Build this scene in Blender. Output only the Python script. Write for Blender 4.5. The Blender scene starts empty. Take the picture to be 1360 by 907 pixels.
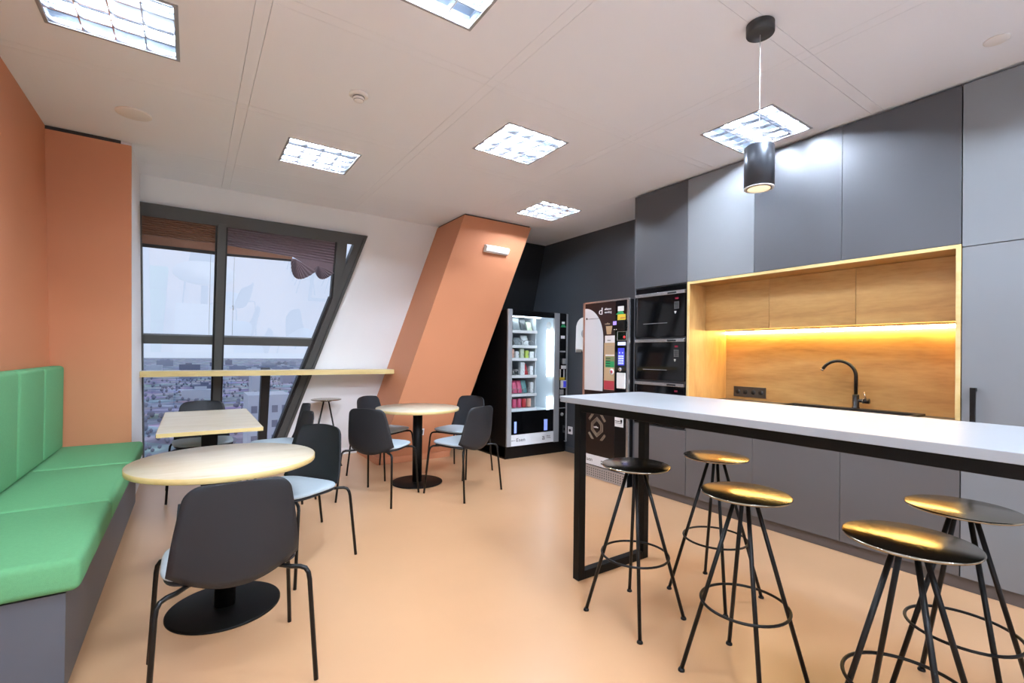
import bpy, bmesh, math, random
from mathutils import Vector, Matrix
random.seed(7)
S = bpy.context.scene
COL = S.collection
PI = math.pi

# ------------------------------------------------------------------ materials
def lin(c):
    return tuple(((v/255)/12.92 if v <= 10 else ((v/255+.055)/1.055)**2.4) for v in c) + (1,)
def newmat(name):
    m = bpy.data.materials.new(name); m.use_nodes = True
    nt = m.node_tree; b = nt.nodes['Principled BSDF']
    return m, nt, b
def N(nt, t, **kw):
    n = nt.nodes.new(t)
    for k, v in kw.items(): setattr(n, k, v)
    return n
def mat(name, c, rough=.5, metal=0, spec=.5, var=0, scale=6, bump=0, bscale=200, coat=0, stretch=(1, 1, 1)):
    m, nt, b = newmat(name)
    b.inputs['Base Color'].default_value = lin(c)
    b.inputs['Roughness'].default_value = rough
    b.inputs['Metallic'].default_value = metal
    b.inputs['Specular IOR Level'].default_value = spec
    b.inputs['Coat Weight'].default_value = coat
    tc = N(nt, 'ShaderNodeTexCoord'); mp = N(nt, 'ShaderNodeMapping')
    mp.inputs['Scale'].default_value = stretch
    nt.links.new(tc.outputs['Object'], mp.inputs['Vector'])
    nz = N(nt, 'ShaderNodeTexNoise'); nz.inputs['Scale'].default_value = scale; nz.inputs['Detail'].default_value = 5
    nt.links.new(mp.outputs[0], nz.inputs['Vector'])
    mx = N(nt, 'ShaderNodeMix', data_type='RGBA')
    v = max(var, .012)
    l = lin(c)
    mx.inputs[6].default_value = tuple(x*(1-v) for x in l[:3])+(1,)
    mx.inputs[7].default_value = tuple(min(1, x*(1+v)) for x in l[:3])+(1,)
    nt.links.new(nz.outputs['Fac'], mx.inputs[0]); nt.links.new(mx.outputs[2], b.inputs['Base Color'])
    if bump:
        n2 = N(nt, 'ShaderNodeTexNoise'); n2.inputs['Scale'].default_value = bscale; n2.inputs['Detail'].default_value = 2
        nt.links.new(mp.outputs[0], n2.inputs['Vector'])
        bp = N(nt, 'ShaderNodeBump'); bp.inputs['Strength'].default_value = bump; bp.inputs['Distance'].default_value = .002
        nt.links.new(n2.outputs['Fac'], bp.inputs['Height']); nt.links.new(bp.outputs[0], b.inputs['Normal'])
    return m
def wood(name, c1, c2, c3, rough=.4, along='Y', scale=3.0):
    m, nt, b = newmat(name)
    tc = N(nt, 'ShaderNodeTexCoord'); mp = N(nt, 'ShaderNodeMapping')
    sc = {'X': (.9, 5, 5), 'Y': (5, .9, 5), 'Z': (5, 5, .9)}[along]
    mp.inputs['Scale'].default_value = sc
    nt.links.new(tc.outputs['Object'], mp.inputs['Vector'])
    n1 = N(nt, 'ShaderNodeTexNoise'); n1.inputs['Scale'].default_value = scale*.5; n1.inputs['Detail'].default_value = 6; n1.inputs['Distortion'].default_value = .8
    n2 = N(nt, 'ShaderNodeTexNoise'); n2.inputs['Scale'].default_value = scale*4; n2.inputs['Detail'].default_value = 4
    nt.links.new(mp.outputs[0], n1.inputs['Vector']); nt.links.new(mp.outputs[0], n2.inputs['Vector'])
    add = N(nt, 'ShaderNodeMath', operation='MULTIPLY_ADD'); add.inputs[1].default_value = .35
    nt.links.new(n2.outputs['Fac'], add.inputs[0]); nt.links.new(n1.outputs['Fac'], add.inputs[2])
    r = N(nt, 'ShaderNodeValToRGB')
    r.color_ramp.elements[0].position = .38; r.color_ramp.elements[0].color = lin(c1)
    r.color_ramp.elements[1].position = .92; r.color_ramp.elements[1].color = lin(c3)
    e = r.color_ramp.elements.new(.62); e.color = lin(c2)
    nt.links.new(add.outputs[0], r.inputs['Fac']); nt.links.new(r.outputs[0], b.inputs['Base Color'])
    b.inputs['Roughness'].default_value = rough
    return m
def emit(name, c, s):
    m, nt, b = newmat(name)
    b.inputs['Base Color'].default_value = lin(c)
    b.inputs['Emission Color'].default_value = lin(c)
    b.inputs['Emission Strength'].default_value = s
    return m
def glassmat(name, tint=(1, 1, 1), refl=1.0):
    m, nt, b = newmat(name); nt.nodes.remove(b)
    out = nt.nodes['Material Output']
    tr = N(nt, 'ShaderNodeBsdfTransparent'); tr.inputs[0].default_value = tint+(1,)
    gl = N(nt, 'ShaderNodeBsdfGlossy'); gl.inputs['Roughness'].default_value = .01
    fr = N(nt, 'ShaderNodeFresnel'); fr.inputs['IOR'].default_value = 1.5
    ml = N(nt, 'ShaderNodeMath', operation='MULTIPLY'); ml.inputs[1].default_value = refl
    mx = N(nt, 'ShaderNodeMixShader')
    nt.links.new(fr.outputs[0], ml.inputs[0]); nt.links.new(ml.outputs[0], mx.inputs[0])
    nt.links.new(tr.outputs[0], mx.inputs[1]); nt.links.new(gl.outputs[0], mx.inputs[2]); nt.links.new(mx.outputs[0], out.inputs[0])
    return m

M = {}
M['orange'] = mat('orange_paint', (205, 136, 97), .55, var=.02, scale=2)
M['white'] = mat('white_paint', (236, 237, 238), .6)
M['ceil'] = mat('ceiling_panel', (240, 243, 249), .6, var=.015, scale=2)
M['darkgap'] = mat('shadow_gap', (52, 50, 50), .7)
M['floor'] = mat('peach_resin', (213, 168, 126), .32, var=.09, scale=1.4, spec=.45)
M['charwall'] = mat('charcoal_paint', (66, 71, 77), .45)
M['blackwall'] = mat('black_paint', (26, 27, 29), .5)
M['green'] = mat('green_weave', (97, 160, 110), .9, var=.1, scale=90, bump=.5, bscale=500)
M['benchgrey'] = mat('bench_laminate', (84, 89, 97), .45)
M['shell'] = mat('charcoal_plastic', (36, 37, 40), .5, var=.02, spec=.3)
M['pad'] = mat('pale_blue_felt', (172, 186, 194), .9, var=.06, scale=120, bump=.3, bscale=600)
M['blackmetal'] = mat('black_powder_coat', (11, 10, 9), .4, spec=.3)
M['barblack'] = mat('black_steel', (6, 6, 6), .5, spec=.2)
M['seatgloss'] = mat('mirror_toned_seat', (160, 152, 136), .18, metal=1)  # black seats, coloured pale metal to strengthen the niche reflections
M['oak'] = wood('pale_oak', (176, 160, 128), (202, 190, 165), (212, 203, 184), .4, 'X')
M['oakedge'] = wood('oak_edge', (190, 164, 104), (205, 180, 120), (215, 192, 134), .45, 'X')
M['niche'] = wood('warm_oak', (160, 116, 62), (190, 146, 86), (208, 166, 104), .42, 'Y')
M['nichev'] = wood('warm_oak_upright', (172, 128, 72), (196, 152, 92), (212, 170, 110), .42, 'Z')
M['nicheedge'] = wood('light_oak_edge', (210, 180, 118), (222, 194, 132), (230, 206, 150), .45, 'Y')
M['cabdark'] = mat('anthracite_laminate', (80, 81, 85), .38)
M['cablight'] = mat('mid_grey_laminate', (128, 131, 135), .4)
M['cablow'] = mat('warm_grey_laminate', (98, 96, 96), .42)
M['plinth'] = mat('plinth_grey', (92, 85, 82), .5)
M['bartop'] = mat('pale_grey_top', (156, 160, 164), .38, var=.015, scale=30)
M['frame'] = mat('dark_window_aluminium', (70, 70, 68), .45)
M['gasket'] = mat('black_gasket', (22, 22, 24), .5)
M['blindL'] = mat('reflection_brown_pleat', (132, 96, 78), .8, var=.06, scale=40)  # brown is orange reflected light put into the fabric colour
M['blindR'] = mat('mauve_pleat', (112, 98, 106), .8, var=.06, scale=40)
M['glass'] = glassmat('window_glass', (.96, .98, 1.0), 3.2)
M['vglass'] = glassmat('cabinet_glass', (.97, 1, 1), .7)
M['alu'] = mat('brushed_aluminium', (160, 163, 166), .4, metal=.25)
M['silver'] = mat('silver_trim', (200, 200, 202), .25, metal=.9)
M['louvre'] = mat('bright_louvre', (232, 235, 240), .14, metal=1)
M['tray'] = mat('satin_tray', (138, 145, 154), .34, metal=1)
M['tube'] = emit('fluorescent_tube', (224, 237, 255), 1000)
M['tubelow'] = emit('dim_fluorescent_tube', (224, 237, 255), 70)
M['tubehalf'] = emit('half_fluorescent_tube', (224, 237, 255), 480)
M['led'] = emit('warm_led', (255, 220, 132), 48)
M['lampwarm'] = emit('pendant_reflector', (255, 232, 190), .75)
M['pendant'] = mat('graphite_pendant', (62, 66, 72), .38, metal=.5)
M['canopy'] = mat('dark_canopy', (52, 52, 52), .5)
M['cable'] = mat('clear_cable', (205, 203, 200), .3)
M['blackgloss'] = mat('black_glass', (9, 9, 11), .06, spec=.6)
M['blackplastic'] = mat('black_plastic', (9, 9, 10), .4, spec=.25)
M['whiteplastic'] = mat('white_plastic', (232, 233, 234), .35)
M['offwhite'] = mat('offwhite_plastic', (238, 234, 230), .45)
M['vin'] = mat('machine_liner', (206, 214, 220), .5)
M['vled'] = emit('machine_led', (236, 246, 255), 13)
M['bluelight'] = emit('blue_flap_light', (130, 150, 225), .75)
M['greystrip'] = mat('grey_fascia', (224, 227, 231), .4)
M['ink'] = mat('black_ink', (24, 24, 26), .5)
M['whiteink'] = mat('white_ink', (236, 236, 236), .5)
M['beige'] = mat('beige_print', (190, 164, 128), .5)
M['maroon'] = mat('maroon_panel', (36, 20, 22), .3)
M['brownblack'] = mat('brown_black_panel', (16, 9, 9), .3)
M['goldink'] = mat('pale_gold_ink', (176, 158, 136), .5)
M['copper'] = mat('copper_edge', (170, 130, 112), .4, metal=.3)
M['perf'] = mat('perforated_steel', (166, 158, 153), .45)
M['greenprint'] = mat('green_print', (40, 150, 92), .5)
M['olive'] = mat('olive_print', (128, 142, 96), .5)
M['redprint'] = mat('red_print', (178, 62, 74), .5)
M['yellow'] = mat('yellow_sticker', (226, 196, 60), .5)
M['purplescreen'] = emit('purple_screen', (150, 130, 235), .8)
M['bluepad'] = emit('blue_keypad', (60, 66, 190), .5)
M['keys'] = emit('lit_key', (170, 180, 255), 1.0)
M['redled'] = mat('dim_red_display', (128, 18, 46), .4)
M['rednote'] = emit('red_lit_slot', (200, 40, 40), .5)
M['display'] = emit('pale_display', (190, 195, 235), .9)
M['sinkblack'] = mat('black_granite', (30, 28, 27), .5)
M['worktop'] = mat('worktop_grey', (84, 82, 80), .45)
M['socket'] = mat('dark_socket', (62, 55, 48), .45)
M['tap'] = mat('black_tap', (16, 13, 12), .35)
M['tapchrome'] = mat('chrome_tip', (225, 215, 200), .2, metal=.8)

# ------------------------------------------------------------------ mesh builder
class MB:
    def __init__(s): s.bm = bmesh.new()
    def _merge(s, b2, smooth=False):
        for f in b2.faces: f.smooth = smooth
        me = bpy.data.meshes.new('tmp'); b2.to_mesh(me); b2.free(); s.bm.from_mesh(me); bpy.data.meshes.remove(me)
    def box(s, x0, x1, y0, y1, z0, z1, bev=0, seg=2):
        b = bmesh.new(); bmesh.ops.create_cube(b, size=1)
        for v in b.verts: v.co = Vector(((x0+x1)/2+v.co.x*(x1-x0), (y0+y1)/2+v.co.y*(y1-y0), (z0+z1)/2+v.co.z*(z1-z0)))
        if bev: bmesh.ops.bevel(b, geom=b.edges[:], offset=bev, segments=seg, profile=.5, affect='EDGES')
        s._merge(b, bool(bev) and seg > 2); return s
    def faces(s, verts, faces, smooth=False):
        b = bmesh.new(); vs = [b.verts.new(v) for v in verts]
        for f in faces: b.faces.new([vs[i] for i in f])
        bmesh.ops.recalc_face_normals(b, faces=b.faces[:])
        s._merge(b, smooth); return s
    def prism(s, pa, pb):
        n = len(pa); v = list(pa)+list(pb)
        f = [list(range(n)), list(range(2*n-1, n-1, -1))]+[[i, (i+1) % n, n+(i+1) % n, n+i] for i in range(n)]
        return s.faces(v, f)
    def tube(s, pts, r, n=8, closed=False, cap=True):
        pts = [Vector(p) for p in pts]; m = len(pts); vs = []; ref = None
        for i, p in enumerate(pts):
            if closed: t = (pts[(i+1) % m]-pts[i-1])
            else: t = (pts[min(i+1, m-1)]-pts[max(i-1, 0)])
            t.normalize()
            if ref is None:
                ref = t.cross(Vector((0, 0, 1)))
                if ref.length < .1: ref = t.cross(Vector((1, 0, 0)))
            ref = (ref - t*ref.dot(t)).normalized(); w = t.cross(ref)
            rr = r[i] if isinstance(r, (list, tuple)) else r
            for k in range(n): vs.append(p+(ref*math.cos(2*PI*k/n)+w*math.sin(2*PI*k/n))*rr)
        fs = []
        for i in range(m if closed else m-1):
            j = (i+1) % m
            for k in range(n): fs.append([i*n+k, i*n+(k+1) % n, j*n+(k+1) % n, j*n+k])
        if cap and not closed: fs += [list(range(n)), [(m-1)*n+k for k in range(n)]]
        return s.faces(vs, fs, True)
    def lathe(s, prof, n=32, c=(0, 0, 0), ax='z', smooth=True):
        vs = []; fs = []; m = len(prof)
        for r, z in prof:
            for k in range(n):
                a = 2*PI*k/n; x, y = r*math.cos(a), r*math.sin(a)
                p = (x, y, z) if ax == 'z' else ((z, x, y) if ax == 'x' else (x, z, y))
                vs.append((c[0]+p[0], c[1]+p[1], c[2]+p[2]))
        for i in range(m-1):
            for k in range(n): fs.append([i*n+k, i*n+(k+1) % n, (i+1)*n+(k+1) % n, (i+1)*n+k])
        fs += [list(range(n)), [(m-1)*n+k for k in range(n)]]
        b = bmesh.new(); bv = [b.verts.new(v) for v in vs]
        for f in fs: b.faces.new([bv[i] for i in f])
        bmesh.ops.recalc_face_normals(b, faces=b.faces[:])
        for f in b.faces: f.smooth = smooth and len(f.verts) == 4
        me = bpy.data.meshes.new('tmp'); b.to_mesh(me); b.free(); s.bm.from_mesh(me); bpy.data.meshes.remove(me)
        return s
    def pillow(s, hx, hy, z0, z1, cx=0, cy=0, n=4.5, taper=0, dome=.006, seg=40):
        rings = [(.02, z0), (.9, z0), (.985, z0+.25*(z1-z0)), (1, z0+.5*(z1-z0)), (.985, z0+.78*(z1-z0)), (.94, z1-.1*(z1-z0)), (.85, z1), (.5, z1+dome*.6), (.02, z1+dome)]
        vs = []; fs = []
        for q, z in rings:
            for k in range(seg):
                a = 2*PI*k/seg; c, t = math.cos(a), math.sin(a)
                x = math.copysign(abs(c)**(2/n), c); y = math.copysign(abs(t)**(2/n), t)
                w = hx*(1+taper*y)
                vs.append((cx+x*w*q, cy+y*hy*q, z))
        for i in range(len(rings)-1):
            for k in range(seg): fs.append([i*seg+k, i*seg+(k+1) % seg, (i+1)*seg+(k+1) % seg, (i+1)*seg+k])
        fs += [list(range(seg)), [(len(rings)-1)*seg+k for k in range(seg)]]
        return s.faces(vs, fs, True)
    def build(s, name, m, parent=None, loc=None):
        """loc: origin of a parentless mesh; parts are built in world or local space, see OFF"""
        me = bpy.data.meshes.new(name)
        off = Vector(OFF.get(parent.name, (0, 0, 0))) if parent else Vector(loc or (0, 0, 0))
        if off.length: bmesh.ops.translate(s.bm, verts=s.bm.verts[:], vec=-off)
        s.bm.to_mesh(me); s.bm.free(); me.materials.append(m)
        o = bpy.data.objects.new(name, me); COL.objects.link(o)
        if parent:
            o.parent = parent
            if parent.name in OFF and parent.type == 'MESH': pass
            OFF[o.name] = tuple(off)
        else:
            o.location = off; OFF[o.name] = tuple(off)
        return o
OFF = {}
def tag(o, label, cat, group=None, kind=None):
    o['label'] = label; o['category'] = cat
    if group: o['group'] = group
    if kind: o['kind'] = kind
    return o
def thing(name, label, cat, loc=(0, 0, 0), rz=0, group=None, local=False):
    o = bpy.data.objects.new(name, None); COL.objects.link(o); o.empty_display_size = .1
    o.location = loc; o.rotation_euler = (0, 0, rz); OFF[o.name] = (0, 0, 0) if local else tuple(loc)
    return tag(o, label, cat, group)
def struct(o): o['kind'] = 'structure'; return o
def dup(root, loc, rz, label, group=None):
    r = root.copy(); COL.objects.link(r); r.location = loc; r.rotation_euler = (0, 0, rz); r['label'] = label
    if group: r['group'] = group
    def kids(a, b):
        for ch in a.children:
            c = ch.copy(); COL.objects.link(c); c.parent = b; kids(ch, c)
    kids(root, r); return r
def box(name, m, x0, x1, y0, y1, z0, z1, parent=None, bev=0, loc=None):
    return MB().box(x0, x1, y0, y1, z0, z1, bev).build(name, m, parent, loc)
def text(s, size, m, parent, mw, name='lettering', sx=1.0, ext=.0006):
    cu = bpy.data.curves.new('t', 'FONT'); cu.body = s; cu.size = size; cu.extrude = ext; cu.align_x = 'LEFT'
    t = bpy.data.objects.new('t', cu); COL.objects.link(t); bpy.context.view_layer.update()
    me = bpy.data.meshes.new_from_object(t.evaluated_get(bpy.context.evaluated_depsgraph_get()))
    bpy.data.objects.remove(t); me.transform(Matrix.Diagonal((sx, 1, 1, 1))); me.transform(mw)
    if parent: me.transform(Matrix.Translation(-Vector(OFF.get(parent.name, (0, 0, 0)))))
    me.materials.clear(); me.materials.append(m); me.name = name
    o = bpy.data.objects.new(name, me); COL.objects.link(o); o.parent = parent; return o
def mw_x(x, y, z):   # on a plane facing -X: text runs toward -Y
    return Matrix(((0, 0, -1, x), (-1, 0, 0, y), (0, 1, 0, z), (0, 0, 0, 1)))
def mw_y(x, y, z):   # on a plane facing -Y: text runs toward +X
    return Matrix(((1, 0, 0, x), (0, 0, -1, y), (0, 1, 0, z), (0, 0, 0, 1)))

# ------------------------------------------------------------------ room constants
ZC = 2.923
XL, XR, XK = -.89, 4.28, 3.662
YB, YF = 5.46, -2.6
KF = .2976
nf = math.sqrt(1+KF*KF)
def F(x, z, n=0):            # point on the leaning window wall, n = distance into the room
    return Vector((x, YB+KF*(ZC-z)-n/nf, z-n*KF/nf))
def fprism(mb, poly, n0, n1): return mb.prism([F(x, z, n0) for x, z in poly], [F(x, z, n1) for x, z in poly])

# ------------------------------------------------------------------ structure
struct(box('floor', M['floor'], -1.1, 4.5, -2.8, 7.0, -.08, 0))
struct(box('wall_left', M['orange'], XL-.12, XL, 1.6, 7.0, 0, 3.12))
struct(box('wall_left_rear', M['white'], XL-.12, XL, YF-.1, 1.6, 0, 3.12))  # unseen stretch of wall, made white to bounce light
struct(box('wall_right', M['charwall'], XR, XR+.12, -.6, 7.0, 0, 3.12))
struct(box('wall_right_rear', M['white'], XR, XR+.12, YF-.1, -.6, 0, 3.12))  # also out of view, white instead of charcoal to bounce light
m_ = MB(); m_.box(XL, XR, YF-.12, YF, 0, .85).box(XL, XR, YF-.12, YF, 2.65, 3.12).box(XL, -.5, YF-.12, YF, .85, 2.65).box(3.9, XR, YF-.12, YF, .85, 2.65)
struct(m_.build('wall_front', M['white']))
w2 = thing('added_window', 'added dark-framed window, unseen behind the camera, for extra daylight', 'window', (1.7, YF-.06, .85)); struct(w2)  # invented window, lets extra daylight reach the ceiling
m_ = MB()
for a_ in (-.5, .58, 1.68, 2.78, 3.84): m_.box(a_, a_+.06, YF-.09, YF-.03, .85, 2.65)
m_.box(-.44, 3.84, YF-.09, YF-.03, .85, .91).box(-.44, 3.84, YF-.09, YF-.03, 2.59, 2.65)
m_.build('window_frame', M['frame'], w2)
MB().faces([(-.44, YF-.06, .91), (3.84, YF-.06, .91), (3.84, YF-.06, 2.59), (-.44, YF-.06, 2.59)], [[0, 1, 2, 3]]).build('pane', M['glass'], w2)
mb = MB(); fprism(mb, [(-.41, 3.08), (3.02, 3.08), (2.27, 0.0), (-.41, 0.0), (-.41, .06), (.885, .06), (1.679, 2.692), (-.41, 2.692)], 0, -.22)
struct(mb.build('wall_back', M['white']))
mb = MB(); fprism(mb, [(3.02, 3.08), (4.4, 3.08), (4.4, 0), (2.27, 0)], 0, -.22)
struct(mb.build('wall_back_right', M['blackwall']))
# orange return wall and white window reveal, left of the window
def ys(z): return 4.66+.155*(ZC-z)
def yfw(z): return YB+KF*(ZC-z)
zt = 2.895
struct(MB().prism([(XL, ys(0), 0), (-.405, ys(0), 0), (-.405, ys(0)+.03, 0), (XL, ys(0)+.03, 0)],
                  [(XL, ys(zt), zt), (-.405, ys(zt), zt), (-.405, ys(zt)+.03, zt), (XL, ys(zt)+.03, zt)]).build('wall_return', M['orange']))
struct(MB().prism([(XL, ys(0)+.03, 0), (-.405, ys(0)+.03, 0), (-.41, yfw(0)+.1, 0), (XL, yfw(0)+.1, 0)],
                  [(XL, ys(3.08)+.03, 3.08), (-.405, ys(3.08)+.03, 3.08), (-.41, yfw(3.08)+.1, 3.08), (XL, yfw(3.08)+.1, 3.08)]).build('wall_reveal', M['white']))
struct(box('trim_1', M['darkgap'], XL, -.47, ys(2.92)+.012, ys(2.92)+.04, 2.89, ZC))
# leaning orange pillar
def yc(z): return 4.74+.26*(ZC-z)
def xcl(z): return 2.556-.249*(ZC-z)
def xcr(z): return 3.496-.249*(ZC-z)
zt = 2.905
struct(MB().prism([(xcl(0), yc(0), 0), (xcr(0), yc(0), 0), (xcr(0), yfw(0)+.05, 0), (xcl(0), yfw(0)+.05, 0)],
                  [(xcl(zt), yc(zt), zt), (xcr(zt), yc(zt), zt), (xcr(zt), yfw(zt)+.05, zt), (xcl(zt), yfw(zt)+.05, zt)]).build('pillar_wall', M['orange']))
struct(MB().prism([(xcl(zt)+.012, yc(zt)+.012, zt), (xcr(zt)-.012, yc(zt)+.012, zt), (xcr(zt)-.012, yfw(zt), zt), (xcl(zt)+.012, yfw(zt), zt)],
                  [(xcl(zt)+.012, yc(zt)+.012, ZC), (xcr(zt)-.012, yc(zt)+.012, ZC), (xcr(zt)-.012, yfw(zt), ZC), (xcl(zt)+.012, yfw(zt), ZC)]).build('trim_2', M['darkgap']))
# skirtings
def skirt(name, m, x0, y0, x1, y1, nx, ny, h=.075, d=.012):
    mb = MB(); mb.prism([(x0, y0, 0), (x1, y1, 0), (x1+nx*d, y1+ny*d, 0), (x0+nx*d, y0+ny*d, 0)],
                        [(x0, y0, h), (x1, y1, h), (x1+nx*d, y1+ny*d, h), (x0+nx*d, y0+ny*d, h)])
    return struct(mb.build(name, m))
skirt('baseboard_pillar', M['orange'], xcl(0), yc(.05), xcr(0), yc(.05), 0, -1.6)
skirt('baseboard_pillar_side', M['orange'], xcl(.05), yc(.05)-.01, xcl(.05), yfw(0)-.02, -1.6, 0)
skirt('baseboard_back', M['white'], .9, yfw(.06), xcl(0), yfw(.06), 0, -1)
skirt('baseboard_right', M['charwall'], XR, 3.9, XR, 6.2, -1, 0, .07)
skirt('baseboard_left', M['orange'], XL, YF, XL, 2.3, 1, 0)

# ceiling: tray panels with narrow joints, openings for the recessed lights
lights = [(-.345, 2.945), (.85, 4.105), (2.06, 2.96), (3.28, 4.14), (3.285, 1.797), (.85, 1.797), (-.345, .65), (2.06, .65), (.85, -.5), (3.28, -.5), (-.345, -1.65), (2.06, -1.65)]  # later entries are unseen lights added to brighten the room
LW, LD = .272, .258
xs = [-.905, .222, .287, 1.42, 1.485, 2.632, 2.70, 3.66, 4.30]
yl = [YF-.02, -2.25, -2.185, -1.09, -1.025, .07, .135, 1.17, 1.235, 2.342, 2.408, 3.512, 3.58, 4.668, 4.735, 5.112, 5.62]
mb = MB(); g = .0009
def panel(x0, x1, y0, y1): mb.box(x0, x1, y0, y1, ZC, ZC+.018)
for i in range(len(xs)-1):
    for j in range(len(yl)-1):
        x0, x1, y0, y1 = xs[i]+g, xs[i+1]-g, yl[j]+g, yl[j+1]-g
        hole = [(a, b) for a, b in lights if x0 < a < x1 and y0 < b < y1]
        if hole:
            a, b = hole[0]
            panel(x0, a-LW, y0, y1); panel(a+LW, x1, y0, y1); panel(a-LW, a+LW, y0, b-LD); panel(a-LW, a+LW, b+LD, y1)
        else: panel(x0, x1, y0, y1)
mb.box(-1.0, 4.4, -2.72, 5.75, 3.10, 3.14)
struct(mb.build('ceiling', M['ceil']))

# recessed louvre lights
def make_light():
    t = thing('ceiling_light', '', 'ceiling light', (0, 0, 0), 0, 'recessed louvre ceiling lights', local=True)
    f = MB(); w = .016
    for x0, x1, y0, y1 in ((-LW, LW, -LD, -LD+w), (-LW, LW, LD-w, LD), (-LW, -LW+w, -LD+w, LD-w), (LW-w, LW, -LD+w, LD-w)): f.box(x0, x1, y0, y1, -.003, .02)
    f.build('frame', M['alu'], t)
    h = MB(); a, b = LW-.004, LD-.004
    h.box(-a, a, -b, b, .064, .07); h.box(-a, a, -b, -b+.004, .02, .064); h.box(-a, a, b-.004, b, .02, .064); h.box(-a, -a+.004, -b, b, .02, .064); h.box(a-.004, a, -b, b, .02, .064)
    h.build('housing', M['tray'], t)
    a, b = LW-.016, LD-.016
    for y in (-b/2, b/2):
        MB().tube([(-a+.01, y, .045), (a-.01, y, .045)], .008, 6).build('tube', M['tube'], t)
    l = MB()
    def wedge_x(y, top, bot): # blade running along x
        l.prism([(-a, y-bot, .002), (-a, y+bot, .002), (-a, y+top, .026), (-a, y-top, .026)], [(a, y-bot, .002), (a, y+bot, .002), (a, y+top, .026), (a, y-top, .026)])
    for k in range(5): wedge_x(-b+k*2*b/4, .007, .003)
    for k in range(5):
        x = -a+k*2*a/4
        l.prism([(x-.003, -b, .002), (x+.003, -b, .002), (x+.008, -b, .026), (x-.008, -b, .026)], [(x-.003, b, .002), (x+.003, b, .002), (x+.008, b, .026), (x-.008, b, .026)])
    l.build('louvre', M['louvre'], t)
    return t
ltxt = ['recessed louvre light above the green bench, at top left of the photo', 'recessed louvre light nearest the window, above the rectangular table',
        'recessed louvre light in the middle of the ceiling, left of the dark upper cabinets', 'small-looking recessed louvre light near the top of the orange pillar',
        'recessed louvre light behind the hanging pendant, against the grey upper cabinets', 'recessed louvre light cut off by the top edge of the photo']
lt = None
for i, (a, b) in enumerate(lights):
    lab = ltxt[i] if i < 6 else 'added recessed louvre light, out of view, brightening the room'
    if lt is None:
        lt = make_light(); lt.location = (a, b, ZC); lt['label'] = lab
        L_ = lt
    else: L_ = dup(lt, (a, b, ZC), 0, lab)
    for c in L_.children:
        if c.name.startswith('tube'):
            c.material_slots[0].link = 'OBJECT'; c.material_slots[0].material = M['tubelow' if i == 0 else 'tubehalf' if i in (1, 3) else 'tube']

# smoke detector and flush discs
t = thing('smoke_detector', 'small round off-white smoke detector with dark slots on the ceiling', 'smoke detector', (.838, 2.96, ZC))
MB().lathe([(.058, 0), (.058, -.008), (.05, -.014), (.036, -.016)], 32, (.838, 2.96, ZC)).build('base', M['offwhite'], t)
MB().lathe([(.034, -.016), (.034, -.03), (.026, -.042), (.008, -.044)], 32, (.838, 2.96, ZC)).build('sensor_head', M['offwhite'], t)
mb = MB()
for k in range(3): mb.lathe([(.0352-.0028*k, -.019-.008*k), (.0360-.0028*k, -.019-.008*k), (.0352-.0028*k, -.022-.008*k), (.0346-.0028*k, -.022-.008*k)], 24, (.838, 2.96, ZC))
mb.build('slots', M['ink'], t)
o = MB().lathe([(.10, 0), (.10, -.005), (.092, -.008), (.01, -.008)], 40).build('ceiling_disc', M['offwhite']); o.location = (-.345, 4.09, ZC)
tag(o, 'large flush off-white disc in the ceiling above the green bench', 'ceiling speaker')
o = MB().lathe([(.05, 0), (.05, -.004), (.045, -.006), (.01, -.006)], 32).build('ceiling_disc', M['offwhite']); o.location = (3.31, .59, ZC)
tag(o, 'small flush off-white disc in the ceiling at the upper right', 'ceiling speaker')

# ------------------------------------------------------------------ window
win = thing('window_1', 'tall dark-framed window with a slanted right side and a city view', 'window', F(.4, .06)); struct(win)
def xo(z): return 1.679-.301*(2.692-z)
def xi(z): return 1.351-.302*(1.963-z)
f = MB()
fprism(f, [(-.41, 2.692), (xo(2.692), 2.692), (xi(2.575), 2.575), (-.41, 2.575)], .035, -.06)
fprism(f, [(xo(2.692), 2.692), (xo(.03), .03), (xi(.03), .03), (xi(2.60), 2.60)], .035, -.06)
fprism(f, [(1.349, 2.585), (1.459, 2.585), (1.459, 2.33), (1.40, 2.11), (1.351, 1.95)], .034, -.06)
fprism(f, [(-.41, .03), (xo(.03), .03), (xo(.12), .12), (-.41, .12)], .035, -.06)
fprism(f, [(-.41, .12), (-.398, .12), (-.398, 2.575), (-.41, 2.575)], .03, -.06)
# outer lip of the frame
fprism(f, [(-.41, 2.692), (xo(2.692), 2.692), (xo(2.655)-.03, 2.655), (-.41, 2.655)], .05, .03)
fprism(f, [(xo(2.692), 2.692), (xo(.03), .03), (xo(.03)-.03, .03), (xo(2.66)-.03, 2.66)], .05, .03)
f.build('window_frame', M['frame'], win)
f = MB(); fprism(f, [(.197, .10), (.268, .10), (.272, 2.6), (.201, 2.6)], .05, -.06); f.build('mullion', M['frame'], win)
f = MB(); fprism(f, [(.655, .10), (.745, .10), (.745, 1.12), (.655, 1.12)], .045, -.06); f.build('lower_post', M['gasket'], win)
f = MB(); fprism(f, [(-.405, 1.39), (xi(1.39)+.02, 1.39), (xi(1.475)+.02, 1.475), (-.405, 1.475)], .012, -.05); f.build('transom', M['frame'], win)
f = MB()
for poly in ([(.178, .12), (.197, .12), (.201, 2.58), (.184, 2.58)], [(.268, .12), (.284, .12), (.288, 2.58), (.272, 2.58)],
             [(xi(.12)-.03, .12), (xi(.12)+.002, .12), (xi(1.963)+.002, 1.963), (xi(1.963)-.03, 1.963)], [(1.332, 2.575), (1.351, 2.575), (1.351, 1.963), (1.332, 1.963)]):
    fprism(f, poly, .018, -.06)
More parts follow.
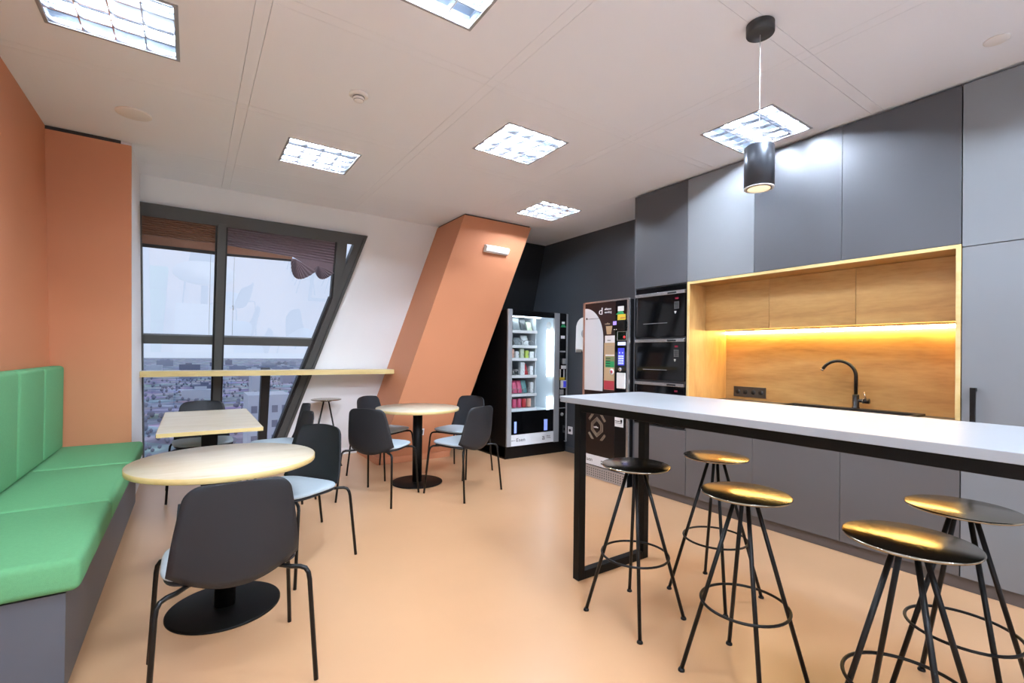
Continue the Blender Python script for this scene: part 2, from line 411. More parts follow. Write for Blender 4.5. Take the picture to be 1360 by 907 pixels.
f.build('gasket', M['gasket'], win)
for poly in ([(-.405, 1.45), (.19, 1.45), (.19, 2.6), (-.405, 2.6)], [(-.405, .1), (.19, .1), (.19, 1.42), (-.405, 1.42)],
             [(.28, 1.45), (xi(1.45)+.05, 1.45), (xi(2.6)+.05, 2.6), (.28, 2.6)], [(.28, .1), (xi(.1)+.03, .1), (xi(1.42)+.03, 1.42), (.28, 1.42)]):
    MB().faces([F(x, z, -.035) for x, z in poly], [[0, 1, 2, 3]]).build('pane', M['glass'], win)
# pleated blinds
def pleats(mb, x0, x1, zt_, zb0, zb1, n, a0=.002, a1=.014):
    rows = []
    for i in range(n+1):
        u = i/n; nn = a1 if i % 2 else a0
        rows.append([F(x0, zt_+(zb0-zt_)*u, nn), F(x1, zt_+(zb1-zt_)*u, nn)])
    vs = [p for r in rows for p in r]; fs = [[2*i, 2*i+1, 2*i+3, 2*i+2] for i in range(n)]
    mb.faces(vs, fs)
bl = thing('pleated_blind', 'reflection-browned pleated blind pulled up at the top of the left window pane', 'blind', F(-.11, 2.298, .01))
mb = MB(); pleats(mb, -.402, .183, 2.575, 2.405, 2.405, 18); mb.build('pleats', M['blindL'], bl)
mb = MB(); fprism(mb, [(-.402, 2.405), (.183, 2.405), (.183, 2.33), (-.402, 2.33)], .004, .01); mb.build('valance', M['blindL'], bl)
mb = MB(); fprism(mb, [(-.402, 2.33), (.183, 2.33), (.183, 2.298), (-.402, 2.298)], -.002, .018); mb.build('bottom_rail', M['gasket'], bl)
mb = MB(); mb.tube([F(.148, 2.3, .006), F(.148, 1.49, .006)], .0016, 5); mb.build('cord', M['alu'], bl)
br = thing('pleated_blind', 'mauve pleated blind sagging in scallops at the top of the right window pane', 'blind', F(.8, 2.29, .01))
mb = MB(); pleats(mb, .288, 1.348, 2.575, 2.40, 2.335, 16); mb.build('pleats', M['blindR'], br)
mb = MB(); fprism(mb, [(.288, 2.40), (.90, 2.362), (.89, 2.33), (.288, 2.32)], .004, .01); mb.build('valance', M['blindL'], br)
mb = MB(); fprism(mb, [(.288, 2.322), (.89, 2.336), (.89, 2.314), (.288, 2.297)], -.002, .018); mb.build('bottom_rail', M['gasket'], br)
def fan(ax, az, pts):
    mb = MB(); vs = [F(ax, az, .012)]; fs = []
    m = len(pts)
    for i, (x, z) in enumerate(pts): vs.append(F(x, z, .024 if i % 2 else .006))
    for i in range(m-1): fs.append([0, i+1, i+2])
    mb.faces(vs, fs); return mb.build('scallop', M['blindR'], br)
def arc(p0, p1, p2, n=26):   # arc through three points as a quadratic bow
    out = []
    for i in range(n+1):
        t_ = i/n; a = (1-t_)**2; c = t_*t_; b_ = 2*t_*(1-t_)
        cx = 2*p1[0]-(p0[0]+p2[0])/2; cz = 2*p1[1]-(p0[1]+p2[1])/2
        out.append((a*p0[0]+b_*cx+c*p2[0], a*p0[1]+b_*cz+c*p2[1]))
    return out
fan(.93, 2.345, arc((.885, 2.345), (.955, 2.14), (1.16, 2.245)))
fan(1.17, 2.30, arc((1.13, 2.262), (1.215, 2.158), (1.352, 2.25)))
mb = MB(); fprism(mb, [(.90, 2.365), (1.349, 2.338), (1.349, 2.24), (1.15, 2.24)], .003, .009); mb.build('loose_fold', M['blindR'], br)
mb = MB(); mb.tube([F(.354, 2.3, .006), F(.358, 1.49, .006)], .0016, 5); mb.tube([F(.348, 1.80, .006), F(.358, 1.80, .008), F(.360, 1.76, .008)], .004, 5); mb.build('cord', M['alu'], br)

# window shelf
t = thing('window_shelf', 'long narrow oak shelf running along the window to the orange pillar', 'shelf', (.8, 5.8, 1.05))
mb = MB(); mb.prism([(-.405, 5.70, 1.062), (xcl(1.09)-.004, 5.70, 1.062), (xcl(1.09)-.004, yfw(1.1)-.055, 1.062), (-.405, yfw(1.1)-.055, 1.062)],
                    [(-.405, 5.70, 1.118), (xcl(1.09)-.004, 5.70, 1.118), (xcl(1.09)-.004, yfw(1.1)-.055, 1.118), (-.405, yfw(1.1)-.055, 1.118)])
mb.build('board', M['oak'], t)
box('edge_band', M['oakedge'], -.405, xcl(1.09)-.004, 5.697, 5.70, 1.062, 1.118, t)

# ------------------------------------------------------------------ green bench
b0, b1 = 2.34, 5.02
t = thing('upholstered_bench', 'long green upholstered bench along the orange wall', 'bench', (-.62, 3.7, 0))
mb = MB(); mb.box(XL+.005, -.37, b0+.01, b1-.02, .06, .425); mb.build('base', M['benchgrey'], t)
box('kick_plinth', M['plinth'], XL+.005, -.40, b0+.05, b1-.03, 0, .06, t)
box('shadow_gap', M['gasket'], XL+.01, -.385, b0+.04, b1-.03, .425, .437, t)
for y0, y1 in ((b0-.03, 3.14), (3.14, 4.10), (4.10, b1)):
    MB().box(XL+.004, -.325, y0+.002, y1-.002, .437, .56, .028, 4).build('seat_cushion', M['green'], t)
yy = 4.90
while yy > 2.2:
    MB().box(XL+.004, -.80, max(yy-.565, b0-.03)+.002, yy-.002, .565, 1.195, .026, 4).build('back_cushion', M['green'], t); yy -= .57

# ------------------------------------------------------------------ tables
def round_table(x, y, label):
    t = thing('round_table', label, 'table', (x, y, 0), 0, 'round pedestal tables', local=True)
    MB().lathe([(.41, .737), (.419, .739)], 96).build('tabletop_underside', M['oak'], t)
    MB().lathe([(.416, .738), (.42, .741), (.42, .764), (.416, .7655)], 96).build('edge_band', M['oakedge'], t)
    MB().lathe([(.416, .742), (.418, .7665), (.01, .7665)], 96).build('tabletop', M['oak'], t)
    MB().lathe([(.257, 0), (.257, .008), (.25, .012), (.05, .014)], 64).build('base_plate', M['barblack'], t)
    MB().lathe([(.048, .012), (.048, .73)], 32).build('column', M['barblack'], t)
    MB().box(-.2, .2, -.03, .03, .722, .738).box(-.03, .03, -.2, .2, .722, .738).build('top_bracket', M['barblack'], t)
    return t
round_table(.16, 2.853, 'round oak pedestal table in front of the green bench, nearest the camera')
round_table(1.931, 4.55, 'round oak pedestal table in front of the orange pillar with four chairs around it')
t = thing('rectangular_table', 'rectangular oak pedestal table at the far end of the bench by the window', 'table', (.128, 4.575, 0))
MB().box(-.187, .443, 3.905, 5.245, .738, .765, .0015).build('tabletop', M['oak'], t)
e = MB(); x0, x1, y0, y1 = -.187, .443, 3.905, 5.245
e.box(x0-.001, x1+.001, y0-.002, y0, .738, .764); e.box(x0-.001, x1+.001, y1, y1+.002, .738, .764); e.box(x0-.002, x0, y0, y1, .738, .764); e.box(x1, x1+.002, y0, y1, .738, .764)
e.build('edge_band', M['oakedge'], t)
box('column', M['barblack'], .075, .185, 4.52, 4.63, .012, .72, t, .003)
box('base_plate', M['barblack'], -.08, .336, 4.50, 4.92, 0, .012, t, .003)
MB().box(-.1, .36, 4.55, 4.6, .72, .738).box(.105, .155, 4.1, 5.05, .72, .738).build('top_bracket', M['barblack'], t)

# ------------------------------------------------------------------ chairs
def make_chair():
    t = thing('dining_chair', '', 'chair', (0, 0, 0), 0, 'charcoal shell chairs', local=True)
    # seat pan
    MB().pillow(.226, .195, .452, .472, 0, .036, 4.2, -.05, 0).build('seat', M['shell'], t)
    MB().pillow(.238, .203, .470, .500, 0, .038, 4.0, -.03, .004).build('seat_pad', M['pad'], t)
    # backrest: one curved panel, wide at the foot, rounded top corners
    ns, nt_ = 20, 22; vs = []; fs = []
    def bp(s_, t_, th):
        zb = .425+.072*s_*s_; ztp = .838-.006*s_*s_
        z = zb+(ztp-zb)*t_
        w = .224-.030*t_-.024*t_*t_
        d = (1-t_)*(ztp-zb); rc = .052
        if d < rc: w -= rc-math.sqrt(max(0, rc*rc-(rc-d)**2))
        y = -.183-.055*t_+.045*s_*s_*(1-.35*t_)+.012*max(0, 1-t_/.22)**2
        return Vector((s_*w, y-th*(1 if True else 0), z))
    for th in (0, .009):
        for j in range(nt_+1):
            tt = 1-(1-j/nt_)**1.7
            for i in range(ns+1): vs.append(bp(-1+2*i/ns, tt, th))
    K = (ns+1)*(nt_+1)
    for j in range(nt_):
        for i in range(ns):
            a = j*(ns+1)+i; fs.append([a, a+1, a+ns+2, a+ns+1]); fs.append([K+a, K+a+ns+1, K+a+ns+2, K+a+1])
    for i in range(ns):
        a = i; fs.append([a, K+a, K+a+1, a+1]); a = nt_*(ns+1)+i; fs.append([a, a+1, K+a+1, K+a])
    for j in range(nt_):
        a = j*(ns+1); fs.append([a, a+ns+1, K+a+ns+1, K+a]); a = j*(ns+1)+ns; fs.append([a, K+a, K+a+ns+1, a+ns+1])
    MB().faces(vs, fs, True).build('backrest', M['shell'], t)
    for sx in (-1, 1):
        for sy in (-1, 1):
            yi = .15 if sy > 0 else .12
            p = [(.2725*sx, .252*sy, .004), (.252*sx, .214*sy, .395), (.248*sx, .208*sy, .424), (.238*sx, .201*sy, .442), (.220*sx, .190*sy, .449), (.19*sx, .17*sy, .449), (.15*sx, yi*sy, .448), (0, yi*sy, .448)]
            MB().tube(p, .0092, 10).build('leg', M['blackmetal'], t)
    for sx in (-1, 1): MB().tube([(.16*sx, -.12, .447), (.16*sx, .15, .447)], .008, 8).build('side_rail', M['blackmetal'], t)
    return t
ch = None
def chair(x, y, dx, dy, label):
    global ch
    rz = math.atan2(-dx, dy)
    if ch is None:
        ch = make_chair(); ch.location = (x, y, 0); ch.rotation_euler = (0, 0, rz); ch['label'] = label
    else: dup(ch, (x, y, 0), rz, label)
chair(.15, 2.252, -.019, .504, 'nearest charcoal shell chair, its back to the camera, at the front round table')
chair(.542, 3.20, -.413, -.286, 'charcoal shell chair at the right of the front round table, turned towards the camera')
chair(1.43, 4.24, .765, .644, 'charcoal shell chair with its back to the camera, front left of the far round table')
chair(2.173, 4.0, -.18, .485, 'charcoal shell chair with its back to the camera, front right of the far round table')
chair(2.502, 4.698, -.465, -.214, 'charcoal shell chair facing us, rear right of the far round table beside the vending machine')
chair(1.753, 5.095, .281, -.438, 'charcoal shell chair facing us, rear left of the far round table under the shelf end')
chair(.58, 4.10, -1, -.08, 'charcoal shell chair on the right side of the rectangular table, the nearer of two')
chair(.685, 4.75, -1, .0, 'charcoal shell chair on the right side of the rectangular table, the farther of two')
chair(.10, 5.245, .03, -1, 'charcoal shell chair at the window end of the rectangular table')

# ------------------------------------------------------------------ bar stools
def make_stool():
    t = thing('bar_stool', '', 'stool', (0, 0, 0), 0, 'black bar stools', local=True)
    MB().lathe([(.02, .752), (.155, .754), (.168, .757), (.171, .761), (.170, .7645), (.166, .766), (.02, .766)], 64).build('seat', M['seatgloss'], t)
    MB().lathe([(.06, .738), (.06, .753)], 24).build('hub', M['blackmetal'], t)
    for sx in (-1, 1):
        for sy in (-1, 1):
            l = MB().tube([(.026*sx, .026*sy, .746), (.17*sx, .17*sy, .012)], .0088, 8).build('leg', M['blackmetal'], t)
            MB().lathe([(.014, 0), (.014, .006), (.009, .014)], 14, (.171*sx, .171*sy, 0)).build('foot_glide', M['blackmetal'], l)
    MB().tube([(.166*math.cos(2*PI*k/48), .166*math.sin(2*PI*k/48), .311) for k in range(48)], .0058, 8, closed=True).build('foot_ring', M['blackmetal'], t)
    return t
st = None
for x, y, rz, lab in [(1.887, 1.638, .04, 'black bar stool at the near end of the bar table, the leftmost in the photo'),
                      (2.435, 1.541, .0, 'gold-reflecting bar stool on the kitchen side, nearest the base cabinets and oven tower'),
                      (1.888, 1.062, -.02, 'middle bar stool on the camera side of the bar table, seat half gold with reflection'),
                      (1.842, .515, -.03, 'bar stool nearest the camera at bottom right of the photo'),
                      (2.405, .512, -.04, 'bar stool on the kitchen side at the right edge of the photo'),
                      (1.33, 5.87, -.22, 'lone black bar stool by the white wall under the window shelf')]:
    if st is None:
        st = make_stool(); st.location = (x, y, 0); st.rotation_euler = (0, 0, rz); st['label'] = lab
    else: dup(st, (x, y, 0), rz, lab)

# ------------------------------------------------------------------ bar table
t = thing('bar_table', 'long high bar table with a pale grey top on a black steel frame', 'table', (2.19, 1, 0))
BX0, BX1, BY0, BY1 = 1.822, 2.56, -.35, 2.195
b = bmesh.new(); bmesh.ops.create_cube(b, size=1)
for v in b.verts: v.co = Vector(((BX0+BX1)/2+v.co.x*(BX1-BX0), (BY0+BY1)/2+v.co.y*(BY1-BY0), 1.059+v.co.z*.032))
bmesh.ops.bevel(b, geom=[e for e in b.edges if abs(e.verts[0].co.z-e.verts[1].co.z) > .01], offset=.05, segments=8, profile=.5, affect='EDGES')
bmesh.ops.bevel(b, geom=[e for e in b.edges if abs(e.verts[0].co.z-e.verts[1].co.z) < .001], offset=.0015, segments=1, affect='EDGES')
mb = MB(); mb._merge(b); mb.build('tabletop', M['bartop'], t)
for y in (2.055, -.28):
    f = MB(); x0, x1 = 1.885, 2.497; w = .05
    f.box(x0, x0+w, y, y+w, 0, 1.0395, .003); f.box(x1-w, x1, y, y+w, 0, 1.0395, .003); f.box(x0+w, x1-w, y, y+w, 0, .05, .003); f.box(x0+w, x1-w, y, y+w, .993, 1.0395, .003)
    f.build('leg_frame', M['barblack'], t)
box('added_dark_underside', M['barblack'], 1.86, 2.52, -.3, 2.15, 1.0395, 1.0431, t)  # black sheet added so the stool seats reflect something dark
for x in (1.885, 2.447): box('side_rail', M['barblack'], x, x+.05, -.23, 2.055, .991, 1.0395, t, .003)

# ------------------------------------------------------------------ kitchen
y0n, y1n = .793, 2.606     # niche extent
YS = [.793, 1.399, 2.006, 2.610]
def door(mb, y0, y1, z0, z1, x=XK, d=.019): mb.box(x, x+d, y0+.0015, y1-.0015, z0+.0015, z1-.0015, .0008, 1)
# plinth, worktop
o = box('plinth', M['plinth'], XK+.02, XK+.04, .1, 3.202, 0, .074, loc=(XK+.03, 1.6, 0)); tag(o, 'long dark plinth along the floor under the grey kitchen units', 'plinth')
low = ['grey base cabinet under the right part of the wooden niche', 'grey base cabinet under the tap, middle of three', 'grey base cabinet beside the microwave tower']
for k in range(3):
    t = thing('base_cabinet', low[k], 'cabinet', (XK+.3, (YS[k]+YS[k+1])/2, .074), 0, 'grey base cabinets')
    m = MB(); m.box(XK+.022, XR-.005, YS[k]+.002, YS[k]+.02, .076, .89); m.box(XK+.022, XR-.005, YS[k+1]-.02, YS[k+1]-.002, .076, .89); m.box(XK+.022, XR-.005, YS[k]+.02, YS[k+1]-.02, .076, .094); m.box(XR-.012, XR-.005, YS[k]+.02, YS[k+1]-.02, .094, .89)
    m.build('carcass', M['cabdark'], t)
    m = MB(); door(m, YS[k], YS[k+1], .076, .888); m.build('door', M['cablow'], t)
m = MB(); sx0, sx1, sy0, sy1 = 3.74, 4.17, 1.1, 1.93
m.box(XK-.005, sx0, y0n+.022, y1n-.022, .893, .93); m.box(sx1, XR-.042, y0n+.022, y1n-.022, .893, .93); m.box(sx0, sx1, y0n+.022, sy0, .893, .93); m.box(sx0, sx1, sy1, y1n-.022, .893, .93)
tag(m.build('worktop', M['worktop'], loc=(XK+.3, 1.7, .893)), 'dark kitchen worktop inside the wooden niche', 'worktop')
# sink
t = thing('sink', 'black granite sink set in the worktop below the tap', 'sink', (3.95, 1.5, .74))
m = MB(); w = .014
m.box(sx0-.01, sx1+.03, sy0-.012, sy0+w, .931, .945); m.box(sx0-.01, sx1+.03, sy1-w, sy1+.012, .931, .945); m.box(sx0-.01, sx0+w, sy0+w, sy1-w, .931, .945); m.box(sx1-.06, sx1+.03, sy0+w, sy1-w, .931, .945)
m.build('rim', M['sinkblack'], t)
m = MB(); m.box(sx0+.004, sx1-.06, sy0+.004, sy1-.004, .74, .75); m.box(sx0+.004, sx0+.012, sy0+.004, sy1-.004, .75, .932); m.box(sx1-.07, sx1-.06, sy0+.004, sy1-.004, .75, .932); m.box(sx0+.012, sx1-.07, sy0+.004, sy0+.012, .75, .932); m.box(sx0+.012, sx1-.07, sy1-.012, sy1-.004, .75, .932)
m.build('bowl', M['sinkblack'], t)
# tap
tx, ty = 4.16, 1.487
t = thing('kitchen_tap', 'black swan-neck kitchen tap against the lit oak splashback', 'tap', (tx, ty, .946))
MB().lathe([(.026, .946), (.026, .952), (.0215, .956), (.0215, 1.04), (.0195, 1.05)], 24, (tx, ty, 0)).build('body', M['tap'], t)
pts = [(tx, ty, 1.04), (tx, ty, 1.19)]; R_ = .112
for k in range(1, 19):
    a = PI*k/18*.86; pts.append((tx-.03*(k/18), ty+R_-R_*math.cos(a), 1.19+R_*math.sin(a)))
MB().tube(pts, .0125, 14).build('spout', M['tap'], t)
pe, pd = Vector(pts[-1]), (Vector(pts[-1])-Vector(pts[-2])).normalized()
MB().tube([pe, pe+pd*.016], .0115, 12).build('aerator', M['tapchrome'], t)
h = MB().tube([(tx, ty, 1.005), (tx, ty-.045, 1.005)], .013, 14).tube([(tx, ty-.05, 1.005), (tx, ty-.085, 1.005)], .019, 16).build('valve', M['tap'], t)
MB().tube([(tx, ty-.045, 1.005), (tx, ty-.05, 1.005)], .0192, 16).tube([(tx, ty-.066, 1.02), (tx, ty-.052, 1.072)], [.004, .0045], 8).build('lever', M['tapchrome'], t)
# niche lining
t = thing('niche_lining', 'oak lined niche framing the kitchen splashback', 'niche', (3.97, 1.7, .93))
e = .022
box('top_board', M['niche'], XK+.001, XR-.004, y0n, y1n, 1.968, 1.988, t)
box('right_board', M['nichev'], XK+.001, XR-.004, y0n, y0n+.02, .893, 1.968, t)
box('left_board', M['nichev'], XK+.001, XR-.004, y1n-.02, y1n, .893, 1.968, t)
m = MB(); m.box(XK-.004, XK+.001, y0n, y1n, 1.966, 1.988); m.box(XK-.004, XK+.001, y0n, y0n+.022, .93, 1.966); m.box(XK-.004, XK+.001, y1n-.022, y1n, .93, 1.966); m.build('edge_band', M['nicheedge'], t)
box('splashback', M['niche'], XR-.04, XR-.006, y0n+.02, y1n-.02, .93, 1.966, t)
ul = ['oak-fronted wall cupboard at the right inside the niche', 'oak-fronted wall cupboard in the middle inside the niche', 'oak-fronted wall cupboard at the left inside the niche']
UY = [y0n+.021, 1.399, 2.006, y1n-.021]
for k in range(3):
    c = thing('wall_cupboard', ul[k], 'cupboard', (4.05, (UY[k]+UY[k+1])/2, 1.56), 0, 'oak wall cupboards')
    box('carcass', M['niche'], 3.92, XR-.042, UY[k]+.001, UY[k+1]-.001, 1.575, 1.966, c)
    m = MB(); m.box(3.90, 3.919, UY[k]+.0015, UY[k+1]-.0015, 1.56, 1.965); m.build('door', M['niche'], c)
o = thing('led_strip', 'glowing warm LED strip under the oak wall cupboards', 'led strip', (4.2, 1.7, 1.55))
box('profile', M['alu'], 4.204, 4.236, .83, 2.575, 1.560, 1.574, o); box('diffuser', M['led'], 4.206, 4.236, .83, 2.575, 1.536, 1.560, o)
# socket strip
o = thing('socket_strip', 'dark strip of four sockets on the oak splashback', 'socket', (4.235, 2.32, 1.0))
box('cover_plate', M['socket'], 4.228, 4.239, 2.20, 2.50, .955, 1.05, o, .003)
for k in range(4):
    s_ = MB().lathe([(.022, -.0005), (.022, -.002), (.003, -.002)], 20, (4.228, 2.24+.073*k, 1.003), ax='x').build('socket_outlet', M['ink'], o)
# upper grey cabinets
up = [('cabdark', 'anthracite upper cabinet at the right end of the niche, next to the tall unit'), ('cabdark', 'anthracite upper cabinet in the middle above the niche, behind the pendant'), ('cablight', 'pale grey upper cabinet above the left of the niche')]
for k in range(3):
    c = thing('upper_cabinet', up[k][1], 'cabinet', (XK+.3, (YS[k]+YS[k+1])/2, 1.99), 0, 'grey upper cabinets')
    box('carcass', M['cabdark'], XK+.021, XR-.004, YS[k]+.002, YS[k+1]-.002, 1.992, 2.905, c)
    m = MB(); door(m, YS[k], YS[k+1], 1.99, 2.908); m.build('door', M[up[k][0]], c)
# tall unit right
c = thing('tall_cabinet', 'tall pale grey cabinet with a black bar handle at the right of the niche', 'cabinet', (XK+.3, .45, 0))
box('carcass', M['cabdark'], XK+.021, XR-.004, .105, .788, .075, 2.905, c)
m = MB(); door(m, .10, .79, 1.97, 2.908); m.build('upper_door', M['cablight'], c)
m = MB(); door(m, .10, .79, .076, 1.968); d_ = m.build('lower_door', M['cablight'], c)
m = MB(); m.box(XK-.042, XK-.030, .722, .746, .80, 1.165, .001); m.box(XK-.031, XK, .724, .744, .802, .82); m.box(XK-.031, XK, .724, .744, 1.145, 1.163); m.build('handle', M['blackmetal'], d_)
c = thing('tall_cabinet', 'tall grey cabinet partly out of frame, beyond the bar handle cabinet', 'cabinet', (XK+.3, -.2, 0))
box('carcass', M['cabdark'], XK+.021, XR-.004, -.585, .096, .0, 2.905, c)
m = MB(); door(m, -.59, .098, 1.97, 2.908); m.build('upper_door', M['cablight'], c)
m = MB(); door(m, -.59, .098, .076, 1.968); m.build('lower_door', M['cablight'], c)
# microwave tower
c = thing('oven_tower', 'tall anthracite unit holding three stacked microwaves beside the niche', 'cabinet', (XK+.3, 2.917, 0))
ya, yb = 2.614, 3.222
m = MB(); m.box(XK+.021, XR-.004, ya, ya+.018, .075, 2.905); m.box(XK+.001, XR-.004, yb-.018, yb, .0, 2.908)
for z in (.655, 1.079, 1.489, 1.977): m.box(XK+.021, XR-.004, ya+.018, yb-.018, z, z+.012)
m.box(XR-.02, XR-.004, ya+.018, yb-.018, .075, 2.905); m.build('carcass', M['cabdark'], c)
m = MB(); door(m, ya-.002, yb-.018, 1.988, 2.908); m.build('upper_door', M['cabdark'], c)
m = MB(); door(m, ya-.002, yb-.018, .076, .655); m.build('lower_door', M['cablow'], c)
box('top_filler', M['blackgloss'], XK+.008, XK+.02, ya+.018, yb-.018, 1.93, 1.977, c)
mwl = ['built-in black microwave at the top of the tower', 'built-in black microwave in the middle of the tower', 'built-in black microwave at the bottom of the tower, half hidden by the bar table']
for k, (z0, z1) in enumerate(((1.503, 1.928), (1.093, 1.487), (.668, 1.077))):
    q = thing('microwave', mwl[k], 'microwave', (XK+.2, 2.918, z0), 0, 'built-in microwaves')
    p0, p1 = ya+.0185, yb-.0185
    box('body', M['blackplastic'], XK+.02, XK+.45, p0+.002, p1-.002, z0+.001, z1-.002, q)
    m = MB(); m.box(XK-.002, XK+.02, p0, p1, z0+.001, z1-.034, .001); dd = m.build('door_glass', M['blackgloss'], q)
    tr = MB().box(XK-.008, XK+.02, p0, p1, z1-.033, z1-.004, .002).build('handle_trim', M['silver'], q)
    box('brand_plate', M['ink'], XK-.0095, XK-.0075, 2.72, 2.815, z1-.026, z1-.012, tr)
    box('display', M['redled'], XK-.0035, XK-.0015, 2.700, 2.735, z1-.082, z1-.066, dd)
    m = MB()
    for r in range(4):
        for cc in range(3): m.box(XK-.003, XK-.0015, 2.695+.02*cc, 2.701+.02*cc, z1-.112-.018*r, z1-.107-.018*r)
    m.box(XK-.003, XK-.0015, 2.722, 2.742, z1-.20, z1-.192); m.box(XK-.003, XK-.0015, 2.728, 2.736, z1-.212, z1-.203)
    m.build('keypad', M['whiteink'], dd)
    m = MB(); m.box(XK-.003, XK-.0015, 2.82, 3.10, z1-.296, z1-.292); m.build('window_line', M['alu'], dd)

# ------------------------------------------------------------------ pendant
px, py = 2.243, 1.208
t = thing('pendant_lamp', 'graphite cylinder pendant lamp hanging on a thin cable above the bar table', 'pendant lamp', (px, py, 2.13))
MB().lathe([(.01, ZC-.051), (.060, ZC-.05), (.062, ZC-.046), (.062, ZC-.001), (.01, ZC-.001)], 48, (px, py, 0)).build('canopy', M['canopy'], t)
MB().tube([(px, py, ZC-.05), (px, py, 2.33)], .0022, 6).build('cable', M['cable'], t)
MB().lathe([(.056, 2.133), (.066, 2.132), (.066, 2.328), (.062, 2.332), (.01, 2.333)], 48, (px, py, 0)).build('shade', M['pendant'], t)
MB().lathe([(.0655, 2.130), (.0662, 2.134), (.060, 2.134), (.058, 2.130)], 48, (px, py, 0)).build('rim', M['offwhite'], t)
MB().lathe([(.05, 2.1298), (.05, 2.1285), (.01, 2.1285)], 32, (px, py, 0)).build('reflector', M['lampwarm'], t)

# emergency light on the pillar
t = thing('emergency_light', 'white emergency light box mounted high on the orange pillar', 'emergency light', (3.02, 4.82, 2.54))
na = math.sqrt(1+.26**2)
def C(x, z, n): return Vector((x, yc(z)-n/na, z-n*.26/na))
def cprism(mb, poly, n0, n1): return mb.prism([C(x, z, n0) for x, z in poly], [C(x, z, n1) for x, z in poly])
m = MB(); cprism(m, [(2.862, 2.628), (3.205, 2.622), (3.185, 2.535), (2.855, 2.540)], .0, .02); m.build('back_box', M['whiteplastic'], t)
m = MB(); m.prism([C(x, z, .02) for x, z in ((2.862, 2.628), (3.205, 2.622), (3.185, 2.535), (2.855, 2.540))], [C(x, z, .055) for x, z in ((2.872, 2.612), (3.192, 2.606), (3.178, 2.558), (2.868, 2.563))]); m.build('lens', M['whiteplastic'], t)
# small sockets
t = thing('wall_socket', 'white wall socket low on the dark wall beside the snack machine', 'socket', (XR-.005, 4.86, .27))
box('cover_plate', M['whiteplastic'], XR-.012, XR, 4.815, 4.90, .25, .35, t, .002)
MB().lathe([(.02, 0), (.02, -.002), (.003, -.002)], 18, (XR-.012, 4.857, .30), ax='x').build('socket_outlet', M['ink'], t)
t = thing('wall_socket', 'small socket low on the orange pillar behind the far round table', 'socket', (2.31, 5.4, .33))
m = MB(); cprism(m, [(2.30, .40), (2.375, .40), (2.375, .32), (2.30, .32)], .0, .012); m.build('cover_plate', M['whiteplastic'], t)
m = MB(); cprism(m, [(2.318, .385), (2.358, .385), (2.358, .335), (2.318, .335)], .012, .014); m.build('socket_outlet', M['socket'], t)
# white rounded shape on the dark wall
t = thing('white_wall_shape', 'white rounded shape on the dark wall, half hidden behind the coffee machine', 'dispenser', (XR-.05, 4.6, 1.33))
prof = [(y_-.115, z_) for y_, z_ in [(4.78, 1.36), (4.77, 1.70)]+[(4.64+.13*math.cos(a*PI/12), 1.68+.13*math.sin(a*PI/12)) for a in range(1, 12)]+[(4.51, 1.70), (4.51, 1.33), (4.62, 1.33), (4.66, 1.40), (4.76, 1.40)]]
m = MB(); m.prism([(XR-.10, y, z) for y, z in prof], [(XR+.004, y, z) for y, z in prof]); m.build('body', M['whiteplastic'], t)
MB().lathe([(.055, -.001), (.055, -.003), (.04, -.003)], 24, (XR-.10, 4.50, 1.60), ax='x').build('lens', M['alu'], t)

# ------------------------------------------------------------------ snack vending machine (faces the room, -Y)
VY = 4.93
t = thing('snack_vending_machine', 'black snack vending machine with a lit glass front full of cans and packets', 'vending machine', (3.75, 5.3, 0))
m = MB(); m.box(3.275, 3.29, VY, 5.66, .02, 1.89); m.box(4.235, 4.25, VY, 5.66, .02, 1.885); m.box(3.29, 4.235, VY, 5.66, 1.84, 1.89); m.box(3.29, 4.235, 5.64, 5.66, .16, 1.84); m.box(3.275, 4.25, VY+.02, 5.66, 0, .155); m.box(3.29, 4.235, VY+.02, 5.64, .155, .585)
m.build('cabinet', M['blackplastic'], t)
m = MB(); m.box(3.29, 3.30, VY+.05, 5.64, .585, 1.84); m.box(3.29, 4.05, 5.60, 5.64, .585, 1.84); m.box(4.045, 4.05, VY+.03, 5.6, .585, 1.84); m.box(3.30, 4.045, VY+.05, 5.6, .58, .59); m.box(3.30, 4.045, VY+.03, 5.6, 1.825, 1.84)
m.box(3.815, 3.822, VY+.12, 5.6, .59, 1.825)
m.build('liner', M['vin'], t)
m = MB(); m.box(3.275, 3.338, VY-.025, VY+.012, .16, 1.895, .004); m.box(4.022, 4.112, VY-.025, VY+.012, .155, 1.885, .004); m.box(4.232, 4.262, VY-.02, VY+.012, .14, 1.885, .003); m.build('door_frame', M['alu'], t)
box('header_panel', M['blackgloss'], 3.338, 4.022, VY-.018, VY+.012, 1.815, 1.88, t); fl_ = box('delivery_panel', M['blackgloss'], 3.338, 4.022, VY-.018, VY+.012, .305, .595, t)
for x0, x1 in ((3.385, 3.42), (3.862, 3.918)): box('flap_light', M['bluelight'], x0, x1, VY-.0195, VY-.018, .325, .47, fl_)
MB().faces([(3.338, VY-.004, .595), (4.022, VY-.004, .595), (4.022, VY-.004, 1.815), (3.338, VY-.004, 1.815)], [[0, 1, 2, 3]]).build('glass_front', M['vglass'], t)
fs = box('fascia_strip', M['greystrip'], 3.338, 4.022, VY-.02, VY+.012, .162, .302, t)
text('Esen', .062, M['ink'], fs, mw_y(3.415, VY-.0205, .215), 'lettering', 1.25)
m = MB(); m.box(3.345, 3.405, VY-.0212, VY-.02, .229, .233); m.lathe([(.006, -.0005), (.006, .0005)], 10, (3.352, VY-.0207, .231), ax='y'); m.build('logo_line', M['ink'], fs)
text('a', .10, M['ink'], fs, mw_y(3.83, VY-.0205, .205), 'logo', 1.1)
